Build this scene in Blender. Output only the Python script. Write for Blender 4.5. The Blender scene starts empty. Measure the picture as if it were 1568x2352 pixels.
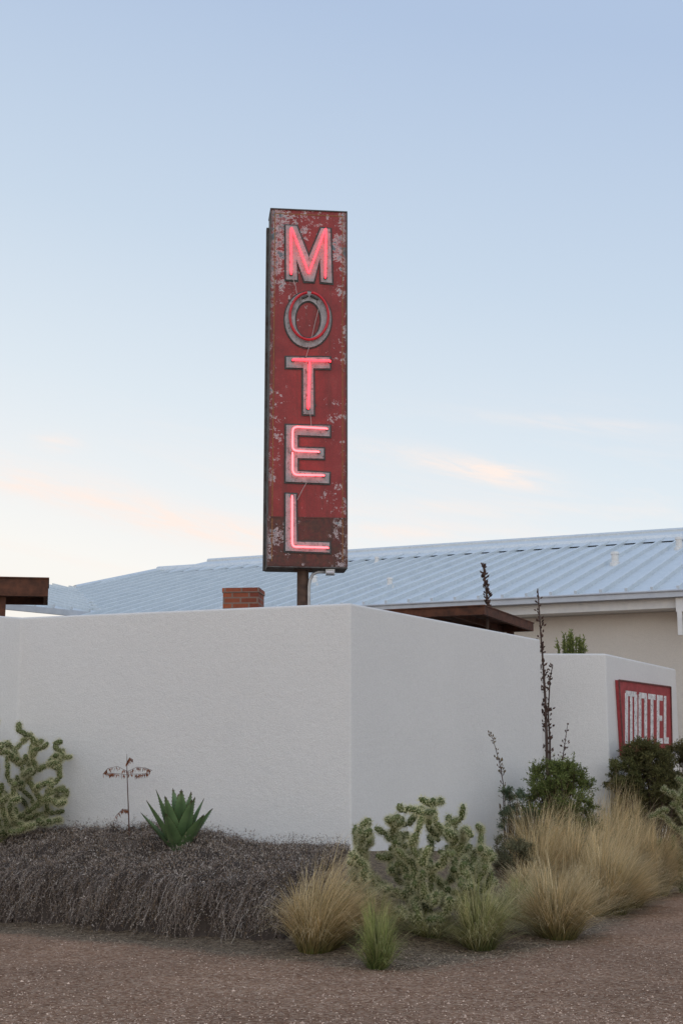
import bpy, math, random
import numpy as np
from mathutils import Vector, noise
random.seed(7)
V=Vector
D=bpy.data
sc=bpy.context.scene
col=sc.collection
sc.view_settings.view_transform='Standard'
sc.view_settings.look='None'
sc.view_settings.exposure=0
TH=math.radians(10.8); F=3267.0; CAMZ=1.5
CAM=V((0,0,CAMZ))
def ray(px,py):
    a=(px-784)/F; b=(1176-py)/F
    return V((a, math.cos(TH)-b*math.sin(TH), math.sin(TH)+b*math.cos(TH)))
def atY(px,py,Y):
    r=ray(px,py); return CAM+r*(Y/r.y)
def rplane(px,py,P,n):
    r=ray(px,py); k=(P-CAM).dot(n)/r.dot(n); return CAM+r*k
def ss(x):
    x=max(0.,min(1.,x)); return x*x*(3-2*x)
# ---------------------------------------------------------------- materials
def newmat(name):
    m=D.materials.new(name); m.use_nodes=True
    nt=m.node_tree; b=nt.nodes['Principled BSDF']
    return m,nt,b
def N(nt,t,**k):
    n=nt.nodes.new(t)
    for a,v in k.items(): setattr(n,a,v)
    return n
def L(nt,a,b): nt.links.new(a,b)
def ramp(nt,fac,stops,interp='LINEAR'):
    r=N(nt,'ShaderNodeValToRGB'); r.color_ramp.interpolation=interp
    e=r.color_ramp.elements
    while len(e)<len(stops): e.new(0.5)
    for i,(p,c) in enumerate(stops):
        e[i].position=p; e[i].color=(c[0],c[1],c[2],1) if not isinstance(c,(int,float)) else (c,c,c,1)
    if fac is not None: L(nt,fac,r.inputs[0])
    return r.outputs[0]
def noisen(nt,scale,detail=4,rough=.6,vec=None,dist=0):
    n=N(nt,'ShaderNodeTexNoise'); n.inputs['Scale'].default_value=scale; n.inputs['Detail'].default_value=detail
    n.inputs['Roughness'].default_value=rough; n.inputs['Distortion'].default_value=dist
    if vec is None:
        tc=N(nt,'ShaderNodeTexCoord'); vec=tc.outputs['Object']
    L(nt,vec,n.inputs['Vector']); return n.outputs['Fac']
def mix(nt,f,a,b,mode='MIX'):
    m=N(nt,'ShaderNodeMix',data_type='RGBA',blend_type=mode)
    for s,v in ((m.inputs[0],f),(m.inputs[6],a),(m.inputs[7],b)):
        if hasattr(v,'links'): L(nt,v,s)
        elif isinstance(v,(int,float)): s.default_value=v
        else: s.default_value=(v[0],v[1],v[2],1)
    return m.outputs[2]
def mth(nt,op,a,b=0,c=0):
    m=N(nt,'ShaderNodeMath',operation=op)
    for i,v in enumerate((a,b,c)):
        if hasattr(v,'links'): L(nt,v,m.inputs[i])
        else: m.inputs[i].default_value=v
    return m.outputs[0]
def bump(nt,b,h,strength=.3,dist=.01):
    n=N(nt,'ShaderNodeBump'); n.inputs['Strength'].default_value=strength; n.inputs['Distance'].default_value=dist
    L(nt,h,n.inputs['Height']); L(nt,n.outputs[0],b.inputs['Normal'])
def simple(name,c1,c2,scale=8,rough=.7,metal=0,bs=.2,bd=.005,bscale=60):
    m,nt,b=newmat(name)
    f=noisen(nt,scale,6,.65)
    L(nt,ramp(nt,f,[(.3,c1),(.7,c2)]),b.inputs['Base Color'])
    b.inputs['Roughness'].default_value=rough; b.inputs['Metallic'].default_value=metal
    if bs: bump(nt,b,noisen(nt,bscale,4),bs,bd)
    return m
def stucco(name,c,var=.06):
    m,nt,b=newmat(name)
    lo=tuple(x*(1-var) for x in c)
    f=noisen(nt,.9,6,.6); f2=noisen(nt,70,4,.7); f3=noisen(nt,14,4,.6)
    base=ramp(nt,f,[(.3,lo),(.7,c)])
    base=mix(nt,.12,base,ramp(nt,f3,[(.3,tuple(x*.7 for x in c)),(.7,c)]))
    base=mix(nt,.35,base,ramp(nt,f2,[(.35,tuple(x*.70 for x in c)),(.6,c)]))
    L(nt,base,b.inputs['Base Color']); b.inputs['Roughness'].default_value=.95
    b.inputs['Specular IOR Level'].default_value=.15
    h=mth(nt,'ADD',f2,mth(nt,'MULTIPLY',f3,.8)); bump(nt,b,h,.6,.014)
    return m
def attrmat(name,rough=.8,trans=0.0,spec=.2,lo=.7):
    m,nt,b=newmat(name)
    a=N(nt,'ShaderNodeAttribute',attribute_name='Col')
    nz=noisen(nt,23,3,.6)
    c=mix(nt,.5,a.outputs['Color'],ramp(nt,nz,[(.3,lo),(.7,1.0)]),'MULTIPLY')
    L(nt,c,b.inputs['Base Color']); b.inputs['Roughness'].default_value=rough
    b.inputs['Specular IOR Level'].default_value=spec
    if trans:
        t=N(nt,'ShaderNodeBsdfTranslucent'); L(nt,c,t.inputs[0])
        mx=N(nt,'ShaderNodeMixShader'); mx.inputs[0].default_value=trans
        L(nt,b.outputs[0],mx.inputs[1]); L(nt,t.outputs[0],mx.inputs[2])
        L(nt,mx.outputs[0],nt.nodes['Material Output'].inputs[0])
    return m
M_wall=stucco('white_stucco',(.78,.765,.74))
M_bwall=stucco('beige_stucco',(.66,.61,.55))
M_roof,nt,b=newmat('galvanised_roof')
f=noisen(nt,1.2,5,.6); f2=noisen(nt,14,5,.7)
c=ramp(nt,f,[(.3,(.60,.65,.67)),(.7,(.70,.74,.75))]); c=mix(nt,.3,c,ramp(nt,f2,[(.35,(.48,.52,.54)),(.65,(.80,.83,.84))]))
L(nt,c,b.inputs['Base Color']); b.inputs['Metallic'].default_value=.3; b.inputs['Roughness'].default_value=.42
bump(nt,b,f2,.12,.01)
M_gut=simple('painted_gutter',(.42,.45,.50),(.52,.55,.59),5,.5,0,.05)
M_trim=simple('white_trim',(.62,.62,.62),(.74,.73,.71),5,.6,0,.05)
M_rust=simple('rusty_steel',(.045,.019,.011),(.15,.055,.028),7,.85,.1,.4,.004,40)
M_pole=simple('rusty_pole',(.05,.03,.022),(.14,.08,.055),9,.8,.2,.4,.004,60)
M_conduit=simple('conduit_metal',(.38,.38,.38),(.55,.55,.55),10,.45,.6,.1)
M_side=simple('sign_side_paint',(.065,.038,.030),(.13,.14,.135),9,.75,.2,.3)
M_dark=simple('dark_outline',(.03,.035,.035),(.09,.09,.085),30,.8,0,.3)
M_gold=simple('gold_stripe',(.20,.07,.02),(.34,.17,.05),30,.75,0,.2)
M_vent=simple('vent_white',(.6,.6,.58),(.75,.74,.72),9,.5,0,.05)
M_brick,nt,b=newmat('red_brick')
tc=N(nt,'ShaderNodeTexCoord'); br=N(nt,'ShaderNodeTexBrick')
sx=N(nt,'ShaderNodeSeparateXYZ'); L(nt,tc.outputs['Object'],sx.inputs[0])
cx=N(nt,'ShaderNodeCombineXYZ'); L(nt,mth(nt,'ADD',sx.outputs[0],sx.outputs[1]),cx.inputs[0]); L(nt,sx.outputs[2],cx.inputs[1])
L(nt,cx.outputs[0],br.inputs['Vector']); br.inputs['Scale'].default_value=1
br.inputs['Brick Width'].default_value=.23; br.inputs['Row Height'].default_value=.085; br.inputs['Mortar Size'].default_value=.012
br.inputs['Color1'].default_value=(.46,.13,.06,1); br.inputs['Color2'].default_value=(.24,.06,.035,1); br.inputs['Mortar'].default_value=(.28,.19,.15,1)
L(nt,mix(nt,.35,br.outputs[0],ramp(nt,noisen(nt,25,5),[(.3,.4),(.7,1.)]),'MULTIPLY'),b.inputs['Base Color']); b.inputs['Roughness'].default_value=.9
bump(nt,b,br.outputs['Fac'],-.5,.01)
def peel(name,red,amount,ztop,rusty=0.):
    m,nt,b=newmat(name)
    tc=N(nt,'ShaderNodeTexCoord'); sx=N(nt,'ShaderNodeSeparateXYZ'); L(nt,tc.outputs['Object'],sx.inputs[0])
    fade=noisen(nt,2.5,6,.7)
    base=ramp(nt,fade,[(.25,tuple(x*.6 for x in red)),(.55,red),(.8,(red[0]*1.15,red[1]*1.9,red[2]*1.8))])
    base=mix(nt,.4,base,ramp(nt,noisen(nt,60,4,.7),[(.3,.35),(.65,1.)]),'MULTIPLY')
    big=noisen(nt,1.9,4,.6); fine=noisen(nt,11,10,.78,dist=.2)
    ax=mth(nt,'ABSOLUTE',sx.outputs[0])
    edge=mth(nt,'MULTIPLY',mth(nt,'POWER',ax,2.),.52)
    tp=mth(nt,'MULTIPLY',mth(nt,'MAXIMUM',mth(nt,'SUBTRACT',sx.outputs[2],ztop-2.0),0),.075)
    v=mth(nt,'ADD',fine,mth(nt,'MULTIPLY',big,.6)); v=mth(nt,'ADD',v,edge); v=mth(nt,'ADD',v,tp); v=mth(nt,'ADD',v,amount-.10)
    if rusty:
        rz=noisen(nt,6,8,.8)
        base=mix(nt,ramp(nt,rz,[(.38,0.3),(.55,1.)]),base,ramp(nt,noisen(nt,16,7,.75),[(.3,(.024,.014,.012)),(.7,(.13,.042,.022))]))
    ins=ramp(nt,noisen(nt,7,5,.65),[(.40,(.09,.14,.16)),(.47,(.20,.23,.25)),(.53,red),(.6,(.30,.28,.29))])
    rim=ramp(nt,v,[(.87,0.),(.882,1.),(.915,1.),(.93,0.)])
    inside=ramp(nt,v,[(.915,0.),(.93,1.)])
    c=mix(nt,inside,base,ins); c=mix(nt,mth(nt,'MULTIPLY',rim,.85),c,(.62,.55,.55))
    speck=ramp(nt,noisen(nt,40,7,.85),[(.635,0.),(.665,1.)])
    c=mix(nt,mth(nt,'MULTIPLY',speck,mth(nt,'ADD',.15,mth(nt,'MULTIPLY',big,.7))),c,(.50,.40,.39))
    dk=ramp(nt,noisen(nt,27,7,.85),[(.34,1.),(.38,0.)])
    c=mix(nt,mth(nt,'MULTIPLY',dk,.6),c,(.05,.04,.04))
    er=ramp(nt,mth(nt,'ADD',ax,mth(nt,'MULTIPLY',noisen(nt,8,6,.75),.16)),[(.56,0.),(.60,1.)])
    c=mix(nt,mth(nt,'MULTIPLY',er,.65),c,(.10,.05,.04))
    mp=N(nt,'ShaderNodeMapping'); mp.inputs['Scale'].default_value=(14,14,.8); L(nt,tc.outputs['Object'],mp.inputs[0])
    dr=noisen(nt,1.,5,.6,vec=mp.outputs[0])
    c=mix(nt,mth(nt,'MULTIPLY',ramp(nt,dr,[(.50,0.),(.72,1.)]),.5),c,(.09,.03,.02))
    L(nt,c,b.inputs['Base Color']); b.inputs['Roughness'].default_value=.62
    bump(nt,b,mth(nt,'ADD',v,mth(nt,'MULTIPLY',noisen(nt,40,3),.3)),.4,.006)
    return m
def letter_mat(name,c=(.42,.38,.38)):
    m,nt,b=newmat(name)
    a=ramp(nt,noisen(nt,9,6,.7),[(.3,tuple(x*.55 for x in c)),(.65,c)])
    a=mix(nt,ramp(nt,noisen(nt,22,6,.75),[(.55,0.),(.63,1.)]),a,(.16,.12,.11))
    L(nt,a,b.inputs['Base Color']); b.inputs['Roughness'].default_value=.7; bump(nt,b,noisen(nt,50,3),.2,.004)
    return m
def neon(name,c,s):
    m,nt,b=newmat(name)
    b.inputs['Base Color'].default_value=(.5,.03,.03,1)
    b.inputs['Emission Color'].default_value=(*c,1); 
    f=ramp(nt,noisen(nt,3,2),[(.3,s*.85/20),(.7,s/20)]); L(nt,mth(nt,'MULTIPLY',f,20.),b.inputs['Emission Strength'])
    b.inputs['Roughness'].default_value=.2
    return m
# ---------------------------------------------------------------- mesh helpers
def mk(name,verts,faces,mats,parent=None,origin=None,cols=None,smooth=False,fmat=None,kind=None,label=None):
    if parent is not None: o0=parent['_o']; origin=V(o0)
    elif origin is None: origin=V((0,0,0))
    me=D.meshes.new(name)
    ox,oy,oz=origin
    me.from_pydata([(v[0]-ox,v[1]-oy,v[2]-oz) for v in verts],[],faces)
    if not isinstance(mats,(list,tuple)): mats=[mats]
    for m in mats: me.materials.append(m)
    if fmat is not None: me.polygons.foreach_set('material_index',fmat)
    if cols is not None:
        a=me.color_attributes.new('Col','FLOAT_COLOR','POINT')
        arr=np.ones((len(verts),4),dtype=np.float32); arr[:,:3]=np.array(cols,dtype=np.float32)
        a.data.foreach_set('color',arr.ravel())
    if smooth: me.polygons.foreach_set('use_smooth',[True]*len(faces))
    me.update()
    o=D.objects.new(name,me); col.objects.link(o)
    if parent is not None: o.parent=parent
    else: o.location=origin
    o['_o']=tuple(origin)
    if kind: o['kind']=kind
    if label: o['label']=label
    return o
def empty(name,loc,label,cat,group=None):
    e=D.objects.new(name,None); e.location=loc; e.empty_display_size=.2; col.objects.link(e); e['_o']=tuple(loc)
    e['label']=label; e['category']=cat
    if group: e['group']=group
    return e
def top(o,label,cat,group=None):
    o['label']=label; o['category']=cat
    if group: o['group']=group
class G:
    def __init__(s): s.v=[];s.f=[];s.c=[];s.m=[]
    def add(s,v,f,c=None,m=0):
        n=len(s.v); s.v+=[tuple(p) for p in v]; s.f+=[tuple(i+n for i in q) for q in f]; s.m+=[m]*len(f)
        if c is not None: s.c+= c if isinstance(c,list) else [c]*len(v)
    def box(s,o,x,y,z,m=0):
        p=[o,o+x,o+x+y,o+y,o+z,o+x+z,o+x+y+z,o+y+z]
        s.add(p,[(0,3,2,1),(4,5,6,7),(0,1,5,4),(1,2,6,5),(2,3,7,6),(3,0,4,7)],m=m)
    def tube(s,pts,r,n=8,c=None,cap=True,m=0):
        k=len(pts); rs=r if isinstance(r,(list,tuple)) else [r]*k
        vs=[];fs=[]; ref=None
        for i,p in enumerate(pts):
            d=(pts[min(i+1,k-1)]-pts[max(i-1,0)]).normalized()
            if ref is None: ref=d.orthogonal().normalized()
            a=(ref-d*ref.dot(d)); a=a.normalized() if a.length>1e-6 else d.orthogonal().normalized()
            ref=a; b=d.cross(a)
            for j in range(n):
                t=2*math.pi*j/n; vs.append(p+(a*math.cos(t)+b*math.sin(t))*rs[i])
        for i in range(k-1):
            for j in range(n):
                fs.append((i*n+j,i*n+(j+1)%n,(i+1)*n+(j+1)%n,(i+1)*n+j))
        if cap: fs.append(tuple(range(n-1,-1,-1))); fs.append(tuple((k-1)*n+j for j in range(n)))
        s.add(vs,fs,c,m)
    def prism(s,pts,nv,m=0):
        n=len(pts)
        v=[p for p in pts]+[p-nv for p in pts]
        f=[tuple(range(n)),tuple(range(2*n-1,n-1,-1))]+[(i,i+n,(i+1)%n+n,(i+1)%n) for i in range(n)]
        s.add(v,f,m=m)
    def obj(s,name,mats,**k):
        if s.c and 'cols' not in k: k['cols']=s.c
        return mk(name,s.v,s.f,mats,fmat=s.m,**k)
def rv(s=1.): return V((random.gauss(0,s),random.gauss(0,s),random.gauss(0,s)))
# ---------------------------------------------------------------- terrain
E=[(-60,50),(-8,18.2),(-3.9,15.5),(-1.9,14.2),(-.6,13.2),(.45,12.3),(1.2,13.2),(2.2,14.4),(3.6,18.2),(5.4,23),(8,29),(60,140)]
def dbed(x,y):
    best=1e9; ey=None
    for (x0,y0),(x1,y1) in zip(E[:-1],E[1:]):
        dx,dy=x1-x0,y1-y0; t=max(0,min(1,((x-x0)*dx+(y-y0)*dy)/(dx*dx+dy*dy)))
        d=math.hypot(x-x0-t*dx,y-y0-t*dy); best=min(best,d)
        if x0<=x<=x1: ey=y0+(x-x0)/dx*dy
    if ey is None: ey=1e9
    return best if y>ey else -best
def h(x,y):
    d=dbed(x,y)
    z=.72*ss((d+.1)/3.1)
    if abs(x)<15 and 5<y<35: z+=.02*noise.noise(V((x*.8,y*.8,0)))+ (.025*noise.noise(V((x*3,y*3,2))) if d>0 else .008*noise.noise(V((x*3,y*3,2))))
    return z
SX=.50
def dcov(x,y):
    d1=(x+3.75)*.545+(y-15.8)*.839
    d2=(x+SX)*-.98+(y-13.7)*.2
    w=.20*noise.noise(V((x*1.6,y*1.6,5)))+.09*noise.noise(V((x*5,y*5,3)))
    return min(d1,d2)+w
def cov(x,y):
    d=dcov(x,y)
    if d<0: return 0
    z=.56*ss((d+.03)/.26)+.40*ss(d/2.7)
    z+= (.13*noise.noise(V((x*2.2,y*2.2,9)))+.10*noise.noise(V((x*6,y*6,1)))+.04*noise.noise(V((x*15,y*15,1))))*ss(d/.3)
    return max(z,h(x,y)+.03)
def hit(px,py,fn=h):
    r=ray(px,py); Y=8.
    while Y<60:
        p=CAM+r*(Y/r.y)
        if p.z<=fn(p.x,p.y): return V((p.x,p.y,fn(p.x,p.y)))
        Y+=.03
    return p
def place(px,ptop,Y=None,pbase=None,fn=h):
    if Y is None: b0=hit(px,pbase,fn)
    else:
        q=atY(px,1800,Y); b0=V((q.x,Y,fn(q.x,Y)))
    return b0, atY(px,ptop,b0.y).z-b0.z
def ppm(Y): return F/Y*.985
xs=[-600,-300,-150,-80,-40,-20,-13]+[ -10+i*.25 for i in range(89)]+[15,20,30,60,120,250,600]
ys=[-60,-20,-5,3]+[6+i*.25 for i in range(105)]+[36,45,60,90,150,300,700,1500]
vs=[];fs=[];cs=[]
for y in ys:
    for x in xs:
        d=dbed(x,y); vs.append((x,y,h(x,y))); f=ss((d+.65)/.9); cs.append((f,f,f))
nx=len(xs)
for j in range(len(ys)-1):
    for i in range(nx-1): fs.append((j*nx+i,j*nx+i+1,(j+1)*nx+i+1,(j+1)*nx+i))
M_gr,nt,b=newmat('decomposed_granite')
a=N(nt,'ShaderNodeAttribute',attribute_name='Col')
vo=N(nt,'ShaderNodeTexVoronoi'); vo.inputs['Scale'].default_value=42; tc=N(nt,'ShaderNodeTexCoord'); L(nt,tc.outputs['Object'],vo.inputs['Vector'])
f1=noisen(nt,.6,5,.6); f2=noisen(nt,20,8,.85); f3=noisen(nt,4,6,.7)
c=ramp(nt,f2,[(.38,(.20,.10,.055)),(.5,(.53,.30,.18)),(.62,(.90,.62,.43))])
c=mix(nt,.55,c,ramp(nt,vo.outputs['Color'],[(.1,(.19,.10,.06)),(.5,(.52,.305,.19)),(.95,(.92,.70,.53))]))
c=mix(nt,.6,c,ramp(nt,f3,[(.3,.6),(.7,1.)]),'MULTIPLY')
c=mix(nt,.6,c,ramp(nt,f1,[(.35,.62),(.65,1.)]),'MULTIPLY')
bc=ramp(nt,f2,[(.38,(.06,.045,.032)),(.5,(.21,.155,.105)),(.66,(.48,.38,.25))])
fac=mth(nt,'ADD',mth(nt,'MULTIPLY',a.outputs['Fac'],1.3),mth(nt,'MULTIPLY',mth(nt,'SUBTRACT',f3,.6),1.6))
c=mix(nt,ramp(nt,fac,[(.2,0.),(.75,1.)]),c,bc)
L(nt,c,b.inputs['Base Color']); b.inputs['Roughness'].default_value=.95; b.inputs['Specular IOR Level'].default_value=.1
bump(nt,b,mth(nt,'ADD',f2,mth(nt,'MULTIPLY',vo.outputs['Distance'],-.6)),1.,.035)
gr=mk('ground',vs,fs,M_gr,cols=cs,smooth=True,kind='structure'); gr['label']='reddish crushed granite ground rising into a planting bed'
# ---------------------------------------------------------------- stucco walls
TOPZ=CAMZ+2.13
C0=V((.11,17.0,0)); CL=V((-4.17,18.5,0)); CLL=V((-7.6,16.0,0)); CR=V((2.99,21.4,0))
def wallmesh(name,pts,thick,z0,z1,mat,label):
    n=len(pts); back=[]
    for i,p in enumerate(pts):
        ns=[]
        if i>0: d=(p-pts[i-1]).normalized(); ns.append(V((-d.y,d.x,0)))
        if i<n-1: d=(pts[i+1]-p).normalized(); ns.append(V((-d.y,d.x,0)))
        if len(ns)==2:
            m=(ns[0]+ns[1]).normalized(); k=thick/m.dot(ns[0]); back.append(p+m*k)
        else: back.append(p+ns[0]*thick)
    loop=pts+back[::-1]
    g=G(); lo=[V((p.x,p.y,z0)) for p in loop]; hi=[V((p.x,p.y,z1)) for p in loop]
    k=len(loop)
    g.add(lo+hi,[tuple(range(k-1,-1,-1)),tuple(range(k,2*k))]+[(i,(i+1)%k,(i+1)%k+k,i+k) for i in range(k)])
    o=g.obj(name,mat,origin=V((pts[1].x,pts[1].y,z0)))
    bv=o.modifiers.new('bev','BEVEL'); bv.width=.03; bv.segments=4; bv.limit_method='ANGLE'; bv.angle_limit=math.radians(8)
    top(o,label,'wall'); return o
wallmesh('stucco_wall',[CLL,CL,C0,CR],.3,-.1,TOPZ,M_wall,'tall white stucco garden wall with an obtuse corner')
W2=atY(1390,1501,22.8); W2z=W2.z; W2.z=0
W2R=rplane(1551,1537,V((0,0,W2z)),V((0,0,1))); W2R.z=0
W2L=V((2.75,22.78,0))
wallmesh('stucco_wall',[W2L,W2,W2R],.3,-.1,W2z,M_wall,'white stucco wall carrying the small red motel panel')
# ---------------------------------------------------------------- building
BLD=empty('motel_building',V((3,33,.7)),'low motel building with pale blue standing seam metal roof','building')
A=atY(1568,1355,27.2); dE=V((-.926,.378,0)); uE=V((.378,.926,0)); s=math.tan(math.radians(14.5))
nR=dE.cross(uE+V((0,0,s))).normalized()
if nR.z<0: nR=-nR
def R(t,w,o=0): return A+dE*t+uE*w+V((0,0,s*w))+nR*o
def toTW(p): q=p-A; return (q.dot(dE),q.dot(uE))
RE=rplane(345,1318,A,nR); VT=rplane(174,1353,A,nR); VB=rplane(236,1408,A,nR)
tRE,wRE=toTW(RE); tVT,wVT=toTW(VT); tVB,wVB=toTW(VB)
_,wR=toTW(rplane(1568,1234,A,nR)); 
wR=(wR+wRE)/2
poly=[(-9,0),(tVB,0),(tVT,wVT),(tRE,wR),(-9,wR)]
def spans(poly,t):
    ws=[]
    for (a,b),(c,d) in zip(poly,poly[1:]+poly[:1]):
        if (a-t)*(c-t)<0: ws.append(b+(t-a)/(c-a)*(d-b))
    return (min(ws),max(ws)) if len(ws)>=2 else None
g=G()
g.prism([R(t,w) for t,w in poly][::-1],nR*.05)
t=-8.9
while t<tVT:
    sp_=spans(poly,t)
    if sp_ and sp_[1]-sp_[0]>.1:
        a=R(t-.028,sp_[0],-.01); g.box(a,dE*.056,R(0,sp_[1]-.05)-R(0,sp_[0]),nR*.10)
    t+=.50
def cap(p,q,r=.09): g.tube([p,q],r,8)
cap(R(-9,wR,.02),R(tRE,wR,.02),.15); cap(R(tRE,wR,.02),R(tVT,wVT,.02),.10); cap(R(tVT,wVT,.0),R(tVB,.02,.0),.07)
q1=R(-9,wR); q2=R(tRE,wR); q3=R(-9,0)+uE*(2*wR); q4=R(tRE,0)+uE*(2*wR)
g.add([q1,q2,q4,q3],[(0,1,2,3)]); g.add([q2,VT+V((0,0,-.02)),q4],[(0,1,2)])
w2=wR+.9
B1=A+dE*-9+uE*w2; B2=A+dE*toTW(rplane(478,1294,A+uE*w2,uE))[0]+uE*w2
zr=rplane(1568,1218,A+uE*w2,uE).z; 
B1.z=zr;B2.z=zr
lo1=B1-uE*1.6; lo2=B2-uE*1.6+dE*.9; lo1.z=lo2.z=zr-1.6*s*1.3
lo3=B1+uE*8; lo4=B2+uE*8+dE*3; lo3.z=lo4.z=zr-8*s
g.add([B1,B2,lo2,lo1,lo4,lo3],[(0,1,2,3),(0,5,4,1),(1,4,2)])
g.tube([B1,B2],.08,6)
EL=atY(-60,1412,30.9); EL.z=VB.z
e2=(EL-VB); e2.z=0; L2=e2.length; e2.normalize()
n2=(e2).cross(VT-VB).normalized()
if n2.z<0:n2=-n2
u2=n2.cross(e2).normalized()
if u2.z<0:u2=-u2
def R2(t,w,o=0): return VB+e2*t+u2*w+n2*o
q=VT-VB; wt=q.dot(u2); tt=q.dot(e2)
q=rplane(112,1345,VB,n2)-VB; wk=q.dot(u2); tk=q.dot(e2)
poly2=[(0,0),(tt,wt),(tk,wk),(tk+5,wk),(L2+4,0)]
g.prism([R2(a,b_) for a,b_ in poly2],n2*.05)
t=min(tt,0)+.2
while t<L2+3.5:
    sp_=spans(poly2,t)
    if sp_ and sp_[1]-sp_[0]>.1:
        g.box(R2(t-.028,sp_[0],-.01),e2*.056,u2*(sp_[1]-sp_[0]),n2*.09)
    t+=.50
g.obj('roof',M_roof,parent=BLD)
g=G()
tend=tVB
dn=V((0,0,-1))
g.box(A-dE*9-uE*.14+dn*.01,dE*(9+tend),uE*.14,dn*.13)
g.tube([A-dE*9-uE*.15+dn*.02,A+dE*tend-uE*.15+dn*.02],.022,8)
g.box(VB+V((0,0,-.02)),e2*(L2+4),V((0,-.1,0)),dn*.13)
g.obj('gutter',M_gut,parent=BLD)
g=G()
g.box(A-dE*9+uE*.06+dn*.06,dE*(9+tend),uE*.05,dn*.27)
g.box(A-dE*9+uE*.111+dn*.30,dE*(9+tend),uE*.5,dn*.03)
g.obj('fascia',M_trim,parent=BLD)
g=G()
wz=A.z-.335
o=A-dE*9+uE*.6; o.z=0
g.box(o,dE*(9+tend+1.0),uE*11,V((0,0,wz)))
o=V((VB.x,VB.y+.3,0)); g.box(o,V((e2.x,e2.y,0))*(L2+3),V((-e2.y,e2.x,0))*-4,V((0,0,wz-.1)))
g.obj('wall',M_bwall,parent=BLD)
p=rplane(1551,1400,A-uE*.05,uE); p.z=A.z-.15
g=G(); g.box(p+V((0,0,0)),dE*-.16,uE*.12,dn*.27)
g.box(p+dn*.27+dE*-.02,dE*-.09,uE*.10,dn*.45); g.box(p+dn*.25+uE*.1,dE*-.09,uE*.5,dn*.09)
g.obj('bracket',M_trim,parent=BLD)
for (px,py,sz) in ((865,1296,.8),(895,1350,.9),(1412,1298,1.2),(722,1345,.95),(1559,1262,1.2)):
    q=rplane(px,py,A,nR); g=G(); r=.07*sz
    g.tube([q-V((0,0,.05)),q+V((0,0,.05)),q+V((0,0,.08)),q+V((0,0,.22*sz))],[.12*sz,.11*sz,r,r],12)
    g.tube([q+V((0,0,.21*sz)),q+V((0,0,.26*sz))],[r*1.25,r*1.1],12)
    g.obj('roof_vent',M_vent,parent=BLD,smooth=False)
q=atY(553,1350,22.0); zt=q.z
cc=V((q.x,q.y,.6)); ch=empty('brick_chimney',cc,'short red brick chimney stack behind the stucco wall','chimney')
g=G(); d=V((math.cos(.12),math.sin(.12)*-1,0)); e=V((-d.y,d.x,0)); wd=.56
o=cc-d*wd/2
g.box(V((o.x,o.y,.5)),d*wd,e*.5,V((0,0,zt-.075-.5)))
g.box(V((o.x,o.y,zt-.073))-d*.012-e*.012,d*(wd+.024),e*.524,V((0,0,.073)))
g.obj('brick_stack',M_brick,parent=ch)
def canopy(corner,dx,dy,lx,ly,th,label,posts):
    e=empty('steel_canopy',V((corner.x,corner.y,.7)),label,'canopy'); g=G()
    X=dx*lx; Y_=dy*ly; dn=V((0,0,-th))
    g.box(corner,X,dy*.06,dn); g.box(corner+dy*(ly-.06),X,dy*.06,dn)
    g.box(corner+dy*.061,dx*.06,dy*(ly-.122),dn); g.box(corner+dx*(lx-.06)+dy*.061,dx*.06,dy*(ly-.122),dn)
    g.box(corner-dy*.02-dx*.01+V((0,0,.002)),X+dx*.02,Y_+dy*.04,V((0,0,.018)))
    g.box(corner-dy*.03+V((0,0,-th+.012)),X,dy*.028,V((0,0,-.012)))
    g.obj('canopy_frame',M_rust,parent=e)
    k=int(lx/.5)
    for i in range(1,k):
        g=G(); g.box(corner+dx*(lx*i/k)+dy*.062+V((0,0,-.03)),dx*.04,dy*(ly-.124),V((0,0,-.09)))
        g.obj('canopy_joist',M_rust,parent=e)
    for (a,b_) in posts:
        g=G(); p=corner+dx*a+dy*b_; p.z=.5; g.box(p,dx*.1,dy*.1,V((0,0,corner.z-th-.5-.002)))
        g.obj('canopy_post',M_rust,parent=e)
cc=atY(1112,1392,21.0)
canopy(cc,V((-.926,.378,0)),V((.40,.917,0)).normalized(),3.0,2.6,.125,'rusted steel patio canopy behind the stucco wall',[(.3,2.4),(2.6,.3)])
cc=atY(112,1330,19.6)
canopy(cc,V((-.99,-.14,0)),V((-.20,.98,0)).normalized(),3.0,1.0,.245,'rusted steel canopy on a square post',[(.57,.08)])
# ---------------------------------------------------------------- pole sign
an=math.radians(6.5); n=V((math.sin(an),-math.cos(an),0)); tg=V((math.cos(an),math.sin(an),0)); up=V((0,0,1))
P0=atY(708,1300,18.6)
def sp(px,py,off=0.): return rplane(px,py,P0,n)+n*off
U=lambda p:(p-P0).dot(tg)
uL=U(sp(617.5,900)); uR=U(sp(796.5,900)); zB=sp(708,1301).z; zT=sp(708,484).z
uc=(uL+uR)/2; W=uR-uL
SO=P0+tg*uc; SO.z=0
SG=empty('motel_pole_sign',V((SO.x,SO.y,.7)),'weathered red vertical motel sign with glowing red neon letters','sign')
M_peel=peel('peeling_red_paint',(.31,.034,.032),-.02,zT-.7)
M_peel2=peel('rusted_red_paint',(.15,.022,.020),.02,zT-.7,1.)
DP=.40
def SP(u,z,o): return V((SO.x,SO.y,0))+tg*u+V((0,0,z))+n*o
zs=sp(708,1189).z
g=G(); hw=W/2
g.box(SP(-hw,zB,-DP),tg*W,n*DP,up*(zT-zB))
ob=g.obj('sign_cabinet',[M_peel,M_side],parent=SG)
for p in ob.data.polygons:
    p.material_index=0 if abs(p.normal.dot(n))>.9 else 1
g=G()
g.box(SP(-hw-.006,zT-.004,-DP-.02),tg*(W+.012),n*(DP+.035),up*.016)
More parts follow.
